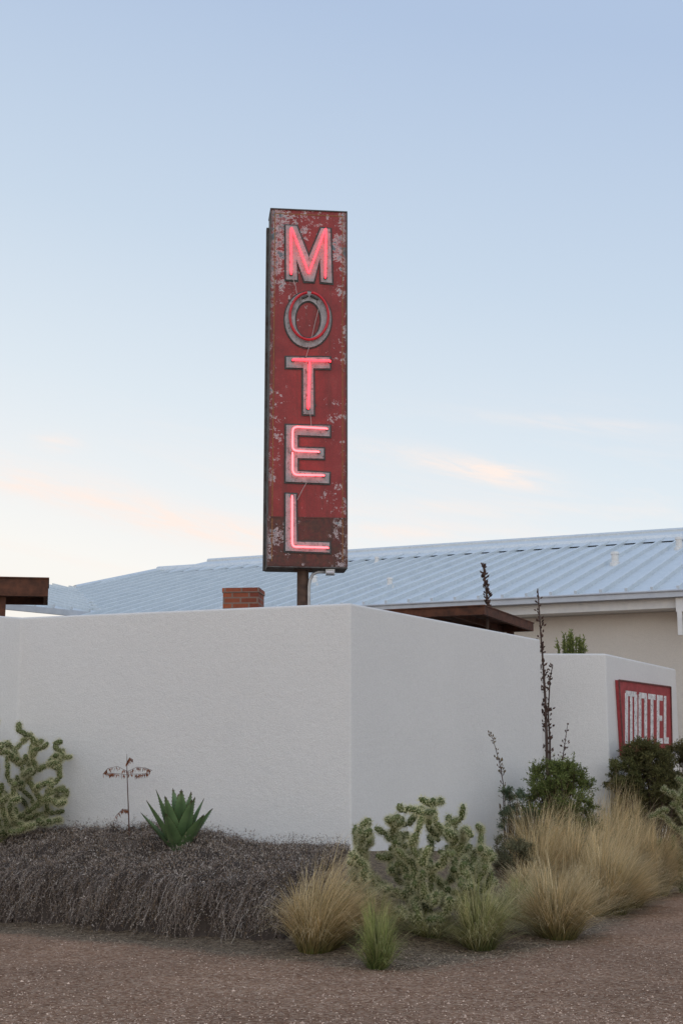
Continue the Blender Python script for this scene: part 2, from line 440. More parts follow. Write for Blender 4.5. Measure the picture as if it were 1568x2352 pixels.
g.box(SP(-hw-.006,zB-.02,-DP-.02),tg*(W+.012),n*(DP+.035),up*.018)
g.box(SP(-hw-.008,zs,.001),tg*.014,n*.01,up*(zT-zs-.006)); g.box(SP(hw-.006,zs,.001),tg*.014,n*.01,up*(zT-zs-.006))
g.box(SP(-hw-.035,zB-.01,-DP-.03),tg*.05,n*.10,up*(zT-zB-.13))
g.obj('sign_rim',M_side,parent=SG)
g=G(); g.box(SP(-hw-.006,zB+.004,.001),tg*(W+.014),n*.008,up*(zs-zB-.004))
g.box(SP(-hw-.008,zs-.01,.0095),tg*(W+.016),n*.004,up*.016)
g.obj('lower_panel',M_peel2,parent=SG,label='darker rusted lower panel')
g=G(); bi=.055; lw=.011; 
g.box(SP(-hw+bi,zT-bi,.0012),tg*(W-2*bi),n*.002,up*-lw)
for u in (-hw+bi,hw-bi-lw): g.box(SP(u,zs+.01,.0012),tg*lw,n*.002,up*(zT-bi-lw-zs-.0105))
for u in (-hw+bi,hw-bi-lw): g.box(SP(u,zB+.06,.010),tg*lw,n*.002,up*(zs-.02-zB-.06))
g.obj('border_stripe',M_gold,parent=SG)
M_let=letter_mat('letter_enamel',(.42,.40,.405)); 
NA=neon('neon_red',(1,.032,.048),4.6); NB=neon('neon_pink',(1,.105,.12),5.0)
M_off,nt,b=newmat('unlit_red_glass'); b.inputs['Roughness'].default_value=.35
L(nt,ramp(nt,noisen(nt,8,3),[(.3,(.42,.006,.014)),(.7,(.62,.010,.022))]),b.inputs['Base Color'])
def offset(poly,d):
    n_=len(poly); out=[]
    ar=sum(poly[i][0]*poly[(i+1)%n_][1]-poly[(i+1)%n_][0]*poly[i][1] for i in range(n_))
    sg=1 if ar>0 else -1
    for i in range(n_):
        p0=V(poly[i-1]);p=V(poly[i]);p1=V(poly[(i+1)%n_])
        a=(p-p0).normalized();b_=(p1-p).normalized()
        na=V((a.y,-a.x))*sg; nb_=V((b_.y,-b_.x))*sg
        m=(na+nb_).normalized(); k=d/max(.35,m.dot(na)); q=p+m*k; out.append((q.x,q.y))
    return out
letters=[
 ('M',[(656,519),(681,520),(709,592),(737,525),(758,527),(762,651),(737,649),(734,595),(720,648),(699,647),(681,598),(682,644),(657,643)],
   [[(668,632),(668,526),(708,632),(747,528),(746,640)]],NA,.0115),
 ('T',[(657,821),(757,822),(757,847),(719,847),(720,953),(696,952),(696,846),(657,845)],
   [[(672,829),(757,832)],[(710,834),(707,940)]],NA,.0145),
 ('E',[(657,977),(757,979),(757,1003),(683,1000),(683,1029),(743,1031),(743,1054),(683,1053),(683,1083),(756,1087),(755,1111),(656,1107)],
   [[(750,987),(680,983),(673,986),(671,993),(671,1030),(674,1036),(681,1038),(731,1040)],[(671,1042),(671,1083),(674,1090),(680,1093),(743,1094)]],NB,.012),
 ('L',[(656,1135),(679,1136),(681,1245),(756,1247),(757,1270),(655,1266)],
   [[(670,1141),(670,1250),(672,1256),(677,1258),(752,1260)]],NB,.012)]
def letterpart(poly,tubes,mt,r,base=0.):
    g=G(); g.prism([sp(x,y,base+.024) for x,y in poly][::-1],n*.0215)
    lt=g.obj('letter',M_let,parent=SG)
    g=G(); g.prism([sp(x,y,base+.009) for x,y in offset(poly,3.5)][::-1],n*.008)
    g.obj('letter_outline',M_dark,parent=lt)
    for tb in tubes:
        g=G(); pts=[sp(*tb[0],base+.03)]+[sp(x,y,base+.066) for x,y in tb]+[sp(*tb[-1],base+.03)]
        q=[pts[0]]
        for i in range(1,len(pts)-1):
            a,b_,c_=pts[i-1],pts[i],pts[i+1]
            ra=min(.02,(a-b_).length*.4); rb=min(.02,(c_-b_).length*.4)
            s1=b_+(a-b_).normalized()*ra; s2=b_+(c_-b_).normalized()*rb
            for k in range(5):
                t_=k/4; q.append(s1*(1-t_)**2+b_*2*t_*(1-t_)+s2*t_**2)
        q.append(pts[-1]); g.tube(q,r,10)
        g.obj('neon_tube',mt,parent=lt,smooth=True)
        for e_ in (tb[0],tb[-1]):
            g=G(); c_=sp(*e_,base+.0245); g.tube([c_,c_+n*.02],.022,10); g.obj('tube_socket',M_dark,parent=lt)
for nm,poly_,tb,mt,r in letters: letterpart(poly_,tb,mt,r,.010 if nm=='L' else 0.)
def ring(cx_,cy_,ro,ri,off,dep,mat,name,parent):
    g=G(); K=48; v=[]
    for (rx,ry),o_ in ((ro,off),(ri,off),(ro,off-dep),(ri,off-dep)):
        for i in range(K):
            t_=2*math.pi*i/K; v.append(sp(cx_+rx*math.sin(t_),cy_-ry*math.cos(t_),o_))
    f=[]
    for i in range(K):
        j=(i+1)%K; f+=[(i,K+i,K+j,j),(2*K+i,i,j,2*K+j),(K+i,3*K+i,3*K+j,K+j)]
    g.add(v,f); return g.obj(name,mat,parent=parent)
lt=ring(707,735,(53,64),(30,43),.024,.0215,M_let,'letter',SG)
ring(707,735,(56,67),(27,40),.009,.008,M_dark,'letter_outline',lt)
g=G(); pts=[]
for i in range(41):
    t_=math.radians(-6-348*i/40); pts.append(sp(709+44*math.sin(t_),729-54*math.cos(t_),.062))
g.tube(pts,.0185,10); g.obj('neon_tube',M_off,parent=lt,smooth=True,label='unlit dark red tube')
for a,b_ in (((693,687),(707,681)),((712,681),(730,690))):
    g=G(); g.tube([sp(*a,.034),sp(*b_,.034)],.014,8); g.obj('tube_socket',M_dark,parent=lt)
M_wire=simple('wire_metal',(.35,.3,.28),(.5,.42,.4),20,.5,0,0)
for wpts in ([(672,643),(678,660),(681,678)],[(736,692),(724,738),(712,790),(702,822)],[(709,945),(713,962),(714,984)],[(704,1109),(693,1128),(682,1150)]):
    g=G(); g.tube([sp(x,y,.05) for x,y in wpts],.0042,5); g.obj('wire',M_wire,parent=SG)
for (x,y,r) in ((722,931,.022),(664,690,.012)):
    g=G(); c_=sp(x,y,.0); g.tube([c_+n*.002,c_+n*.012],r,10); g.obj('bolt',M_dark,parent=SG)
g=G()
px_,py_=SP(-.04,0,-.2).x,SP(-.04,0,-.2).y
g.tube([V((px_,py_,.6)),V((px_,py_,zB+.02))],.078,20); g.box(V((px_-.12,py_-.12,zB-.034)),V((.24,0,0)),V((0,.24,0)),V((0,0,.012)))
g.obj('sign_pole',M_pole,parent=SG,smooth=False)
g=G(); q=[]
cx0=px_+.085
for p in (V((cx0,py_-.09,.6)),V((cx0,py_-.09,zB-.25)),V((cx0+.01,py_-.09,zB-.17)),V((cx0+.05,py_-.09,zB-.09)),V((cx0+.12,py_-.09,zB-.06)),V((cx0+.24,py_-.09,zB-.06))): q.append(p)
g.tube(q,.020,10); g.obj('conduit',M_conduit,parent=SG,smooth=True)
g=G(); g.box(V((cx0+.22,py_-.14,zB-.10)),V((.12,0,0)),V((0,.1,0)),V((0,0,.072))); g.tube([V((cx0+.23,py_-.15,zB-.08)),V((cx0+.33,py_-.15,zB-.08))],.03,8)
g.obj('junction_box',M_conduit,parent=SG)
# ---------------------------------------------------------------- wall panel sign
dW=(W2R-W2).normalized(); nW=V((dW.y,-dW.x,0))
PW=W2+nW*.06
def wp(px,py,o=0.): return rplane(px,py,PW,nW)+nW*o
q=[wp(1419,1562),wp(1538,1578),wp(1541,1722),wp(1430,1738)]
S2=empty('motel_panel_sign',V(((q[0].x+q[1].x)/2,(q[0].y+q[1].y)/2,q[3].z)),'small faded red metal panel with white motel lettering','sign')
M_p3=simple('faded_red_panel',(.22,.018,.022),(.40,.05,.055),6,.6,0,.2)
g=G(); g.prism(q,nW*.055); g.obj('sign_panel',M_p3,parent=S2)
g=G()
def edge(a,b_,w_=.022):
    d_=(b_-a).normalized(); m_=nW.cross(d_)
    g.box(a+m_*-w_/2+nW*.001,b_-a,m_*w_,nW*.02)
for i in range(4): edge(q[i],q[(i+1)%4])
g.obj('sign_frame',simple('panel_frame',(.08,.02,.02),(.22,.08,.07),15,.6,.2,.2),parent=S2)
def yy(x,v): dx_=x-1436; return (1586+.14*dx_)*(1-v)+(1708+.0*dx_)*v
glyph={'M':[(0,.05,.24,1),(0.05,0,.95,.10),(.40,.0,.60,1),(.76,0.05,1,1)],'O':[(0,0.04,.32,.96),(.68,0.04,1,.96),(0.06,0,.94,.11),(0.06,.89,.94,1)],
 'T':[(0,0,1,.11),(.32,.0,.68,1)],'E':[(0,0,.42,1),(0,0,1,.11),(0,.42,.88,.53),(0,.89,1,1)],'L':[(0,0,.48,1),(0,.87,1,1)]}
M_let2=letter_mat('panel_letter',(.84,.82,.81))
for ch_,x0,x1 in (('M',1434,1461),('O',1465,1484),('T',1487,1504),('E',1507,1520),('L',1523,1534)):
    g=G()
    for k,(a,b_,c_,d_) in enumerate(glyph[ch_]):
        xa=x0+(x1-x0)*a; xb=x0+(x1-x0)*c_; o_=.006+.0015*k
        g.prism([wp(xa,yy(xa,b_),o_),wp(xb,yy(xb,b_),o_),wp(xb,yy(xb,d_),o_),wp(xa,yy(xa,d_),o_)],nW*.005)
    g.obj('letter',M_let2,parent=S2)
# ---------------------------------------------------------------- plants
M_leaf=attrmat('plant_leaf',.7,.25); M_grass=attrmat('dry_grass',.7,.35,lo=.9); M_stem=attrmat('plant_stem',.85)
M_spine=attrmat('cactus_spine',.5,.3,lo=.9)
def grass(px,ptop,wp_,tone,label,nb=1500,lean=0.,Y=None,base=None):
    b0,H=place(px,ptop,Y,base); Wd=wp_/ppm(b0.y)/2*1.35; H*=1.12
    g=G(); vs=g.v; fs=g.f; cs=g.c
    nb=int(nb*.72)
    tufts=[]
    for k in range(max(8,nb//30)):
        tufts.append((random.uniform(0,2*math.pi),random.random()**.6,random.uniform(.45,1.12),random.gauss(.02,.09),random.uniform(.7,1.15)))
    for i in range(nb):
        az,k,hk,lk,br_=random.choice(tufts)
        az+=random.gauss(0,.17); k=max(0,min(1.15,k+random.gauss(0,.08)))
        r0=.26*random.random()**.5*Wd
        bx=b0+V((math.cos(az)*r0,math.sin(az)*r0,-.02))
        out=k*Wd*random.uniform(.7,1.25); hh=H*hk*random.uniform(.7,1.05)*(1-.38*k*k)
        ln_=(lean+lk)*H*random.uniform(.5,1.2)
        dx=V((math.cos(az)*out+ln_,math.sin(az)*out,0))
        side=V((-dx.y,dx.x,0)); side=(side.normalized() if side.length>1e-4 else V((1,0,0)))
        side=(side+V((random.uniform(-1,1),0,0))).normalized()
        w0=random.uniform(.0018,.0044); droop=random.uniform(.0,.5)*hh*k
        cu=random.uniform(1.1,2.0); kink=rv(.018)
        q=random.random()**1.3; dkf=.42 if random.random()<.17 else br_
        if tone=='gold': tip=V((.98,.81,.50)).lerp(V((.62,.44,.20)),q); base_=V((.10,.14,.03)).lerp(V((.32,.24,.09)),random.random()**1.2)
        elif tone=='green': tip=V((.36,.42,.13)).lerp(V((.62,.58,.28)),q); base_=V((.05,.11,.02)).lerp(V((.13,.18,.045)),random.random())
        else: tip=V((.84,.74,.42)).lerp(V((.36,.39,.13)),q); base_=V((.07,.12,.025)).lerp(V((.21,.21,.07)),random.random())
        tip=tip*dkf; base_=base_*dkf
        n0=len(vs)
        for s_ in range(6):
            t_=s_/5; p=bx+dx*(t_**cu)+kink*math.sin(t_*4)+V((0,0,hh*(1-(1-t_)**1.45)-droop*t_**3.5))
            w_=w0*(1-.87*t_)
            vs.append(tuple(p-side*w_)); vs.append(tuple(p+side*w_))
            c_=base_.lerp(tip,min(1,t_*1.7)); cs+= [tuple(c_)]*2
        for s_ in range(5):
            a=n0+2*s_; fs.append((a,a+1,a+3,a+2))
    g.m=[0]*len(g.f)
    o=g.obj('feather_grass',M_grass,origin=b0); top(o,label,'grass','feather grass clumps along the bed')
gl='golden dry feather grass clump at the gravel edge'
gb='golden dry feather grass clump in the planting bed'
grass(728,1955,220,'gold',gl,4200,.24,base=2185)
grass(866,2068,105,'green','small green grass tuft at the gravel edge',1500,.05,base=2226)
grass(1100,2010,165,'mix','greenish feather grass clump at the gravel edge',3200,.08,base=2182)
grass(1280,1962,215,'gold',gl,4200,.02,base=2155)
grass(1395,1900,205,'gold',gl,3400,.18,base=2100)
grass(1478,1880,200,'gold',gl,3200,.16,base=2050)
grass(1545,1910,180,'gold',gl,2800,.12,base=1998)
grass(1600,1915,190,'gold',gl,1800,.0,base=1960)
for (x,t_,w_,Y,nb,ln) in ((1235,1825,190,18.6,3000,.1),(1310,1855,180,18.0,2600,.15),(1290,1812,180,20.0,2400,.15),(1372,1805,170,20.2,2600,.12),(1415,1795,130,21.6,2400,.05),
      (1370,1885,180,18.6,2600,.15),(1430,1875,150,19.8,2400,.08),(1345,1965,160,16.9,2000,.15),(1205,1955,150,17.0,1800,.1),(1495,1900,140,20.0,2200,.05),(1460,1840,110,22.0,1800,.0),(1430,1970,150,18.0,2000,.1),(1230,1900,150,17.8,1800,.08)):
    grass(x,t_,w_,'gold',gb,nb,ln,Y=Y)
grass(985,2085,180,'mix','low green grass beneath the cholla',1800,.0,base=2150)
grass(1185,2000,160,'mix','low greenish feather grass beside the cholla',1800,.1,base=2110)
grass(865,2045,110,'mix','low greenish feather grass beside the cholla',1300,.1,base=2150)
# cholla
def cholla(px,ptop,wpx,seed,label,nseg,fn=h,Y=None,base=None,sc_=1.):
    random.seed(seed)
    b0,H=place(px,ptop,Y,base,fn); Wr=wpx/ppm(b0.y)/2
    segs=[(b0-V((0,0,.05)),b0+V((0,0,.16)),.055)]
    for k in range(7):
        az=k*.9+random.uniform(-.2,.2); d_=V((math.cos(az),math.sin(az),random.uniform(.3,1.2))).normalized()
        segs.append((b0+V((0,0,.10)),b0+V((0,0,.10))+d_*.2,.045))
    tries=0; ends=np.array([tuple(s_[1]) for s_ in segs])
    while len(segs)<nseg and tries<12000:
        tries+=1
        while True:
            u=V((random.uniform(-1,1),random.uniform(-1,1),random.uniform(0,1)))
            if u.x**2+u.y**2+max(0,(u.z-.45)/.55)**2<1: break
        lump=1+.18*math.sin(4*math.atan2(u.y,u.x)+seed)
        T=b0+V((u.x*Wr*lump,u.y*Wr*.8*lump,u.z*H))
        if T.z<fn(T.x,T.y)+.06: continue
        dd=ends-np.array(tuple(T)); dd=(dd**2).sum(1)+ np.maximum(0,ends[:,2]-T.z)**2*3
        i=int(dd.argmin()); st=V(ends[i].tolist()); dv=T-st; dl=dv.length
        if dl<.07: continue
        ln=min(dl,random.uniform(.10,.19))
        out=(st-b0); out.z=0; out=out.normalized() if out.length>.03 else V((0,0,0))
        dr=(dv.normalized()+V((0,0,.35))+out*.25+rv(.12)).normalized(); en=st+dr*ln
        if ((ends-np.array(tuple(en)))**2).sum(1).min()<.068**2: continue
        segs.append((st,en,random.uniform(.027,.035)*sc_)); ends=np.vstack([ends,np.array(tuple(en))])
    body=G(); spn=G()
    for a,e,r in segs:
        ax=(e-a); ln=ax.length; ax.normalize(); A1=ax.orthogonal().normalized(); B1=ax.cross(A1)
        K=8; pts=[a+ax*(ln*i/(K-1))+ (rv(.004) if 0<i<K-1 else V((0,0,0))) for i in range(K)]
        pr=[.62,.82,.95,1,1.0,.95,.78,.3]
        gc=V((.085,.11,.04)).lerp(V((.15,.17,.07)),random.random())
        body.tube(pts,[r*x for x in pr],8,tuple(gc))
        rows=max(4,int((ln+.02)/.024)); na=7
        age=random.uniform(.7,1.1)
        for i in range(rows):
            t_=(i+.3)/rows; rr=r*float(np.interp(t_*7,[0,1,2,3,4,5,6,7],pr))
            for j in range(na):
                th=2*math.pi*(j+.5*(i%2)+random.uniform(-.12,.12))/na
                nn=A1*math.cos(th)+B1*math.sin(th)
                if t_>.85: nn=(nn+ax*((t_-.85)*8)).normalized()
                c0=a+ax*(ln*t_)+nn*(rr+.001)
                tn=nn.cross(ax).normalized()
                for k in range(9):
                    ph=random.uniform(0,6.283); tl=random.uniform(.1,1.3)
                    dd=(nn*.7+(tn*math.cos(ph)+ax*math.sin(ph))*tl*.7).normalized()
                    l_=random.uniform(.026,.048); w_=dd.cross(nn+rv(.3)).normalized()*.00125
                    n0=len(spn.v)
                    spn.v+=[tuple(c0-w_),tuple(c0+w_),tuple(c0+dd*l_)]; spn.f.append((n0,n0+1,n0+2)); spn.m.append(0)
                    cc_=V((.60,.57,.31)).lerp(V((.88,.84,.56)),random.random())*age
                    spn.c+=[tuple(cc_)]*3
    o=body.obj('cholla_cactus',M_stem,origin=b0,smooth=True); top(o,label,'cactus')
    spn.obj('cactus_spine',M_spine,parent=o,kind='stuff')
cholla(965,1828,375,11,'sprawling spiny cholla cactus in front of the wall corner',340,base=2120)
cholla(0,1645,345,5,'tall pale spiny cholla cactus beside the stucco wall',330,fn=cov,base=1945)
cholla(1556,1768,110,9,'pale spiny cholla cactus among feather grass',110,Y=20.4)
random.seed(3)
def agave(px,py):
    b0=hit(px,py,cov)+V((0,0,-.03)); g=G(); NL=20
    for i in range(NL):
        az=i*2.39996+random.uniform(-.15,.15); k=(i+1)/NL
        tilt=math.radians(8+46*k**.9)+random.uniform(-.06,.06); Ln=random.uniform(.62,.78)*(1-.14*k); wd=.092*random.uniform(.85,1.1)
        o_=V((math.cos(az),math.sin(az),0)); sd=V((-o_.y,o_.x,0))
        S=9; vs=[];fs=[];cs=[]; p=b0+o_*.04*k
        for s_ in range(S+1):
            t_=s_/S; ta=tilt*(1-.22*t_) ; d_=o_*math.sin(ta)+V((0,0,math.cos(ta)))
            nn=(V((0,0,1))*math.sin(ta)-o_*math.cos(ta))
            w_=wd*float(np.interp(t_,[0,.15,.35,.6,.8,.93,1],[.9,.85,1.,.82,.5,.2,.03]))
            if s_>0: p=p+d_*(Ln/S)
            cup=.4*w_
            vs+=[p-sd*w_+nn*cup,p-nn*.0,p+sd*w_+nn*cup,p-nn*(.014*(1-t_)+.002)]
            c_=V((.07,.13,.05)).lerp(V((.17,.25,.11)),random.random()*.5+.3*t_) 
            if t_>.93: c_=V((.06,.03,.02))
            cs+=[tuple(c_*1.35),tuple(c_),tuple(c_*1.35),tuple(c_*.8)]
        for s_ in range(S):
            a=4*s_; b_=a+4
            fs+=[(a,a+1,b_+1,b_),(a+1,a+2,b_+2,b_+1),(a+2,a+3,b_+3,b_+2),(a+3,a,b_,b_+3)]
        g.add(vs,fs,cs)
        for s_ in range(1,S):
            for e_ in (0,2):
                q=vs[4*s_+e_]; q2=vs[4*s_+4+e_]; sg_=-1 if e_==0 else 1
                for f_ in (0,.5):
                    a=q.lerp(q2,f_); g.add([a,a+(q2-q)*.22,a+sd*sg_*.012+(q2-q)*.18],[(0,1,2)],(.10,.06,.035))
    o=g.obj('agave',M_agave,origin=b0,smooth=False); top(o,'green spiky agave rosette on the dry ground cover','plant')
M_agave=attrmat('agave_leaf',.45,0,.4)
agave(412,1956)
def shrub(px,ptop,wpx,Y,c1,c2,nl,label,leaf=.028,fn=h,aspect=.32,clumps=26,low=.2):
    b0,H=place(px,ptop,Y,None,fn); Wr=wpx/ppm(b0.y)/2
    st=G(); lf=G(); cl=[]
    for i in range(clumps):
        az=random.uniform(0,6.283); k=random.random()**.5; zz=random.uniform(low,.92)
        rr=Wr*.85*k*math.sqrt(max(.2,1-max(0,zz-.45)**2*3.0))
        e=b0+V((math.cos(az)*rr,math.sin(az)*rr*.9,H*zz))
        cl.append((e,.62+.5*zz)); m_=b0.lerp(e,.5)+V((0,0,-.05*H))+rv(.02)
        st.tube([b0+rv(.03)-V((0,0,.03)),m_,e],[.010,.007,.003],5,(.08,.055,.04))
    per=nl//clumps
    for e,zf in cl:
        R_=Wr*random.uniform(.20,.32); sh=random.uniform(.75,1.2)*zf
        for t_ in range(20):
            d_=(rv(1.)+V((0,0,.8))).normalized(); tip=e+d_*R_*random.uniform(.5,1.15)
            st.tube([e,tip],[.003,.0012],3,(.09,.07,.04),cap=False)
            for k in range(max(1,per//20)):
                p=e.lerp(tip,random.uniform(.15,1.05))+rv(.010)
                ld=(d_*.7+rv(.55)).normalized(); sd=ld.cross(rv(1.)).normalized()
                l_=leaf*random.uniform(.6,1.2); w_=l_*aspect/2*random.uniform(.8,1.2)
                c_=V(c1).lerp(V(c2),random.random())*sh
                lf.add([p,p+ld*l_*.5-sd*w_,p+ld*l_,p+ld*l_*.5+sd*w_],[(0,1,2,3)],tuple(c_))
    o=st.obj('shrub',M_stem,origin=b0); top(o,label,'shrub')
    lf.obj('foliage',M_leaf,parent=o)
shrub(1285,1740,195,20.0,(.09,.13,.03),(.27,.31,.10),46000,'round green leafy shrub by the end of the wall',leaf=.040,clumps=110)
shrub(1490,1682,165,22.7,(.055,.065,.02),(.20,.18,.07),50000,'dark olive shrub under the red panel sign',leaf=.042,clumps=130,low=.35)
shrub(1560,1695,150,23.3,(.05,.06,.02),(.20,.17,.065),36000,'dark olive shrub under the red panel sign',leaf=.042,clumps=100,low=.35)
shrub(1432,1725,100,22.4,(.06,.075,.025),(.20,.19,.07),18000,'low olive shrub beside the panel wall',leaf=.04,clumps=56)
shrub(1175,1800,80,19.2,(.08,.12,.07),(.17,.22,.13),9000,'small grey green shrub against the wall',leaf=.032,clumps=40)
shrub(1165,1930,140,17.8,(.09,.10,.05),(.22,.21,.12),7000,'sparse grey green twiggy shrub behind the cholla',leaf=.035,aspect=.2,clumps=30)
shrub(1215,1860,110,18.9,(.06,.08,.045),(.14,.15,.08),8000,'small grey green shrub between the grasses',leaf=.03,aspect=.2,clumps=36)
def pencil(px,py,Y):
    b0=atY(px,py+60,Y); g=G(); 
    for i in range(38):
        az=random.uniform(0,6.28); k=random.random(); r_=.30*k
        e=atY(px,py-52,Y)+V((math.cos(az)*r_,math.sin(az)*r_*.8,-.12*k-random.uniform(0,.22)))
        m_=b0.lerp(e,.55)+V(((e.x-b0.x)*.25,0,0)); g.tube([b0,m_,e],[.012,.010,.007],5,(.12,.14,.05))
        for j in range(26):
            t_=random.uniform(.45,1.02); p=m_.lerp(e,(t_-.45)/.55); d_=((e-m_).normalized()+rv(.6)).normalized()
            sd=d_.cross(rv(1)).normalized()*.011; l_=random.uniform(.05,.09)
            c_=V((.14,.18,.05)).lerp(V((.34,.36,.12)),random.random())
            g.add([p,p+d_*l_*.5-sd,p+d_*l_,p+d_*l_*.5+sd],[(0,1,2,3)],tuple(c_))
    g.tube([V((b0.x,b0.y,.6)),b0],[.03,.02],6,(.10,.09,.05))
    o=g.obj('milkweed_shrub',M_leaf,origin=V((b0.x,b0.y,.7))); top(o,'upright yellow green shrub rising above the wall','shrub')
pencil(1310,1500,23.8)
def stalk(pts,Y,label,pod=(.09,.055,.045),r=.016,podn=60,z0=None,start=.25,ps=.035,name='flower_stalk'):
    q=[atY(x,y,Y) for x,y in pts]
    if z0 is not None: q=[V((q[0].x,q[0].y,z0))]+q
    g=G(); k=len(q); g.tube(q,[r*(1-.7*i/(k-1)) for i in range(k)],6,(.10,.07,.06))
    tot=[0]
    for i in range(k-1): tot.append(tot[-1]+(q[i+1]-q[i]).length)
    for i in range(podn):
        t_=tot[-1]*(start+(1-start)*random.random()); j=max(x for x in range(k-1) if tot[x]<=t_)
        p=q[j].lerp(q[j+1],(t_-tot[j])/(tot[j+1]-tot[j]))
        d_=(V((random.uniform(-1,1),random.uniform(-1,1),random.uniform(.1,.9)))).normalized()
        l_=random.uniform(.03,.12)*(1.25-t_/tot[-1]); e=p+d_*l_; g.tube([p,e],[.004,.003],4,(.08,.055,.05))
        for m_ in range(random.randint(1,2)):
            dd=(d_+V((0,0,.8))+rv(.3)).normalized(); s_=random.uniform(.6,1.2)*ps; e2_=e+rv(.008)
            g.tube([e2_,e2_+dd*s_*.5,e2_+dd*s_],[.003,s_*.28,.002],5,tuple(V(pod)*random.uniform(.6,1.5)),cap=False)
    o=g.obj(name,M_stem,origin=q[0]); top(o,label,'plant')
stalk([(1118,1445),(1120,1400),(1115,1350),(1109,1298)],21.6,'dark dried seed stalk rising behind the wall',z0=.7,podn=90,start=.80,r=.028,ps=.06)
stalk([(1256,1760),(1254,1680),(1251,1600),(1246,1520),(1240,1440),(1234,1352)],21.5,'tall dark dried seed stalk at the wall end',z0=.6,podn=130,start=.15,r=.028,ps=.055)
stalk([(1262,1760),(1262,1700),(1258,1640),(1262,1560),(1268,1530)],21.7,'dark twisted seed stalk at the wall end',z0=.6,podn=50,start=.3,r=.02,ps=.05)
stalk([(1288,1790),(1293,1730),(1302,1668)],21.0,'short dark seed stalk above the green shrub',z0=.6,podn=30,start=.5,r=.014,ps=.04)
stalk([(1157,1880),(1155,1800),(1146,1750),(1132,1700),(1124,1682)],19.4,'thin dried flower stalk with hanging pods',z0=.5,podn=46,start=.35,r=.009,ps=.04,pod=(.18,.14,.09))
b0=hit(298,1925,cov); Y=b0.y; g=G()
def P(x,y,dy=0): return atY(x,y,Y+dy)
g.tube([b0-V((0,0,.03)),P(295,1850),P(292,1770),P(292,1732)],[.009,.007,.005,.003],6,(.12,.055,.04))
for arc in ([(293,1772),(270,1760),(248,1765),(237,1778)],[(293,1772),(315,1762),(335,1764),(350,1770)],[(293,1780),(265,1776),(245,1776)],[(293,1778),(320,1778),(340,1775)],[(296,1860),(282,1858),(266,1875)],[(292,1750),(298,1740),(306,1745)]):
    dy=random.uniform(-.12,.12); q=[P(x,y,dy*i/2) for i,(x,y) in enumerate(arc)]
    g.tube(q,.003,4,(.12,.05,.03))
    for i in range(46):
        j=random.randrange(len(q)-1); p=q[j].lerp(q[j+1],random.random()); l_=random.uniform(.03,.075)
        d_=V((random.uniform(-.5,.5),random.uniform(-.5,.5),-1)).normalized(); sd=V((random.uniform(-1,1),random.uniform(-1,1),0)).normalized()*.006
        c_=V((.28,.10,.045))*random.uniform(.5,1.4); g.add([p,p+d_*l_*.5-sd,p+d_*l_,p+d_*l_*.5+sd],[(0,1,2,3)],tuple(c_))
o=g.obj('dried_flower_plant',M_leaf,origin=b0); top(o,'slender dried plant with rusty drooping leaflets','plant')
# ---------------------------------------------------------------- ground cover
random.seed(21)
wallY=lambda x: 17+(.11-x)*.3505 if x>-4.17 else 18.5+(x+4.17)*.729
g=G(); st=.07; idx={}
nxc=int((6.2+.4)/st)+1; nyc=int((19-13.1)/st)+1
for j in range(nyc):
    for i in range(nxc):
        X=-6.2+i*st; Y=13.1+j*st
        if X<.11 and Y>wallY(X)+.05: continue
        if X>=.11: continue
        d=dcov(X,Y)
        if d<-.1: continue
        idx[(i,j)]=len(g.v); g.v.append((X,Y,cov(X,Y) if d>0 else -.02)); g.c.append((.075,.058,.047))
for (i,j) in list(idx):
    if (i+1,j) in idx and (i,j+1) in idx and (i+1,j+1) in idx:
        g.f.append((idx[(i,j)],idx[(i+1,j)],idx[(i+1,j+1)],idx[(i,j+1)])); g.m.append(0)
def leaflet(p,d_,l_,w_,c_):
    sd=d_.cross(rv(1.)); sd=sd.normalized()*w_
    n0=len(g.v); g.v+=[tuple(p-sd),tuple(p+sd),tuple(p+d_*l_)]; g.f.append((n0,n0+1,n0+2)); g.m.append(0); g.c+=[c_]*3
def shade():
    r=random.random()
    if r<.13: return tuple(V((.62,.54,.46))*random.uniform(.8,1.15))
    if r<.54: return tuple(V((.33,.265,.22))*random.uniform(.7,1.2))
    if r<.68: return tuple(V((.25,.17,.10))*random.uniform(.7,1.2))
    return tuple(V((.11,.088,.075))*random.uniform(.5,1.2))
cnt=0
while cnt<105000:
    X=random.uniform(-5.4,.1); Y=random.uniform(13.3,18.9)
    if Y>wallY(X)-.02: continue
    d=dcov(X,Y)
    if d<.04 or X<-.26*Y: continue
    cl_=noise.noise(V((X*7,Y*7,4)))
    if cl_<-.25 and random.random()<.5: continue
    cnt+=1
    hi=random.random()<.10
    p=V((X,Y,cov(X,Y)+random.uniform(-.01,.05)+max(0,cl_)*.05+(random.uniform(.02,.13) if hi else 0)))
    d_=(rv(.7)+V((0,0,.55))).normalized(); leaflet(p,d_,random.uniform(.014,.040),random.uniform(.0022,.0055),shade())
fr=V((.839,-.545,0))
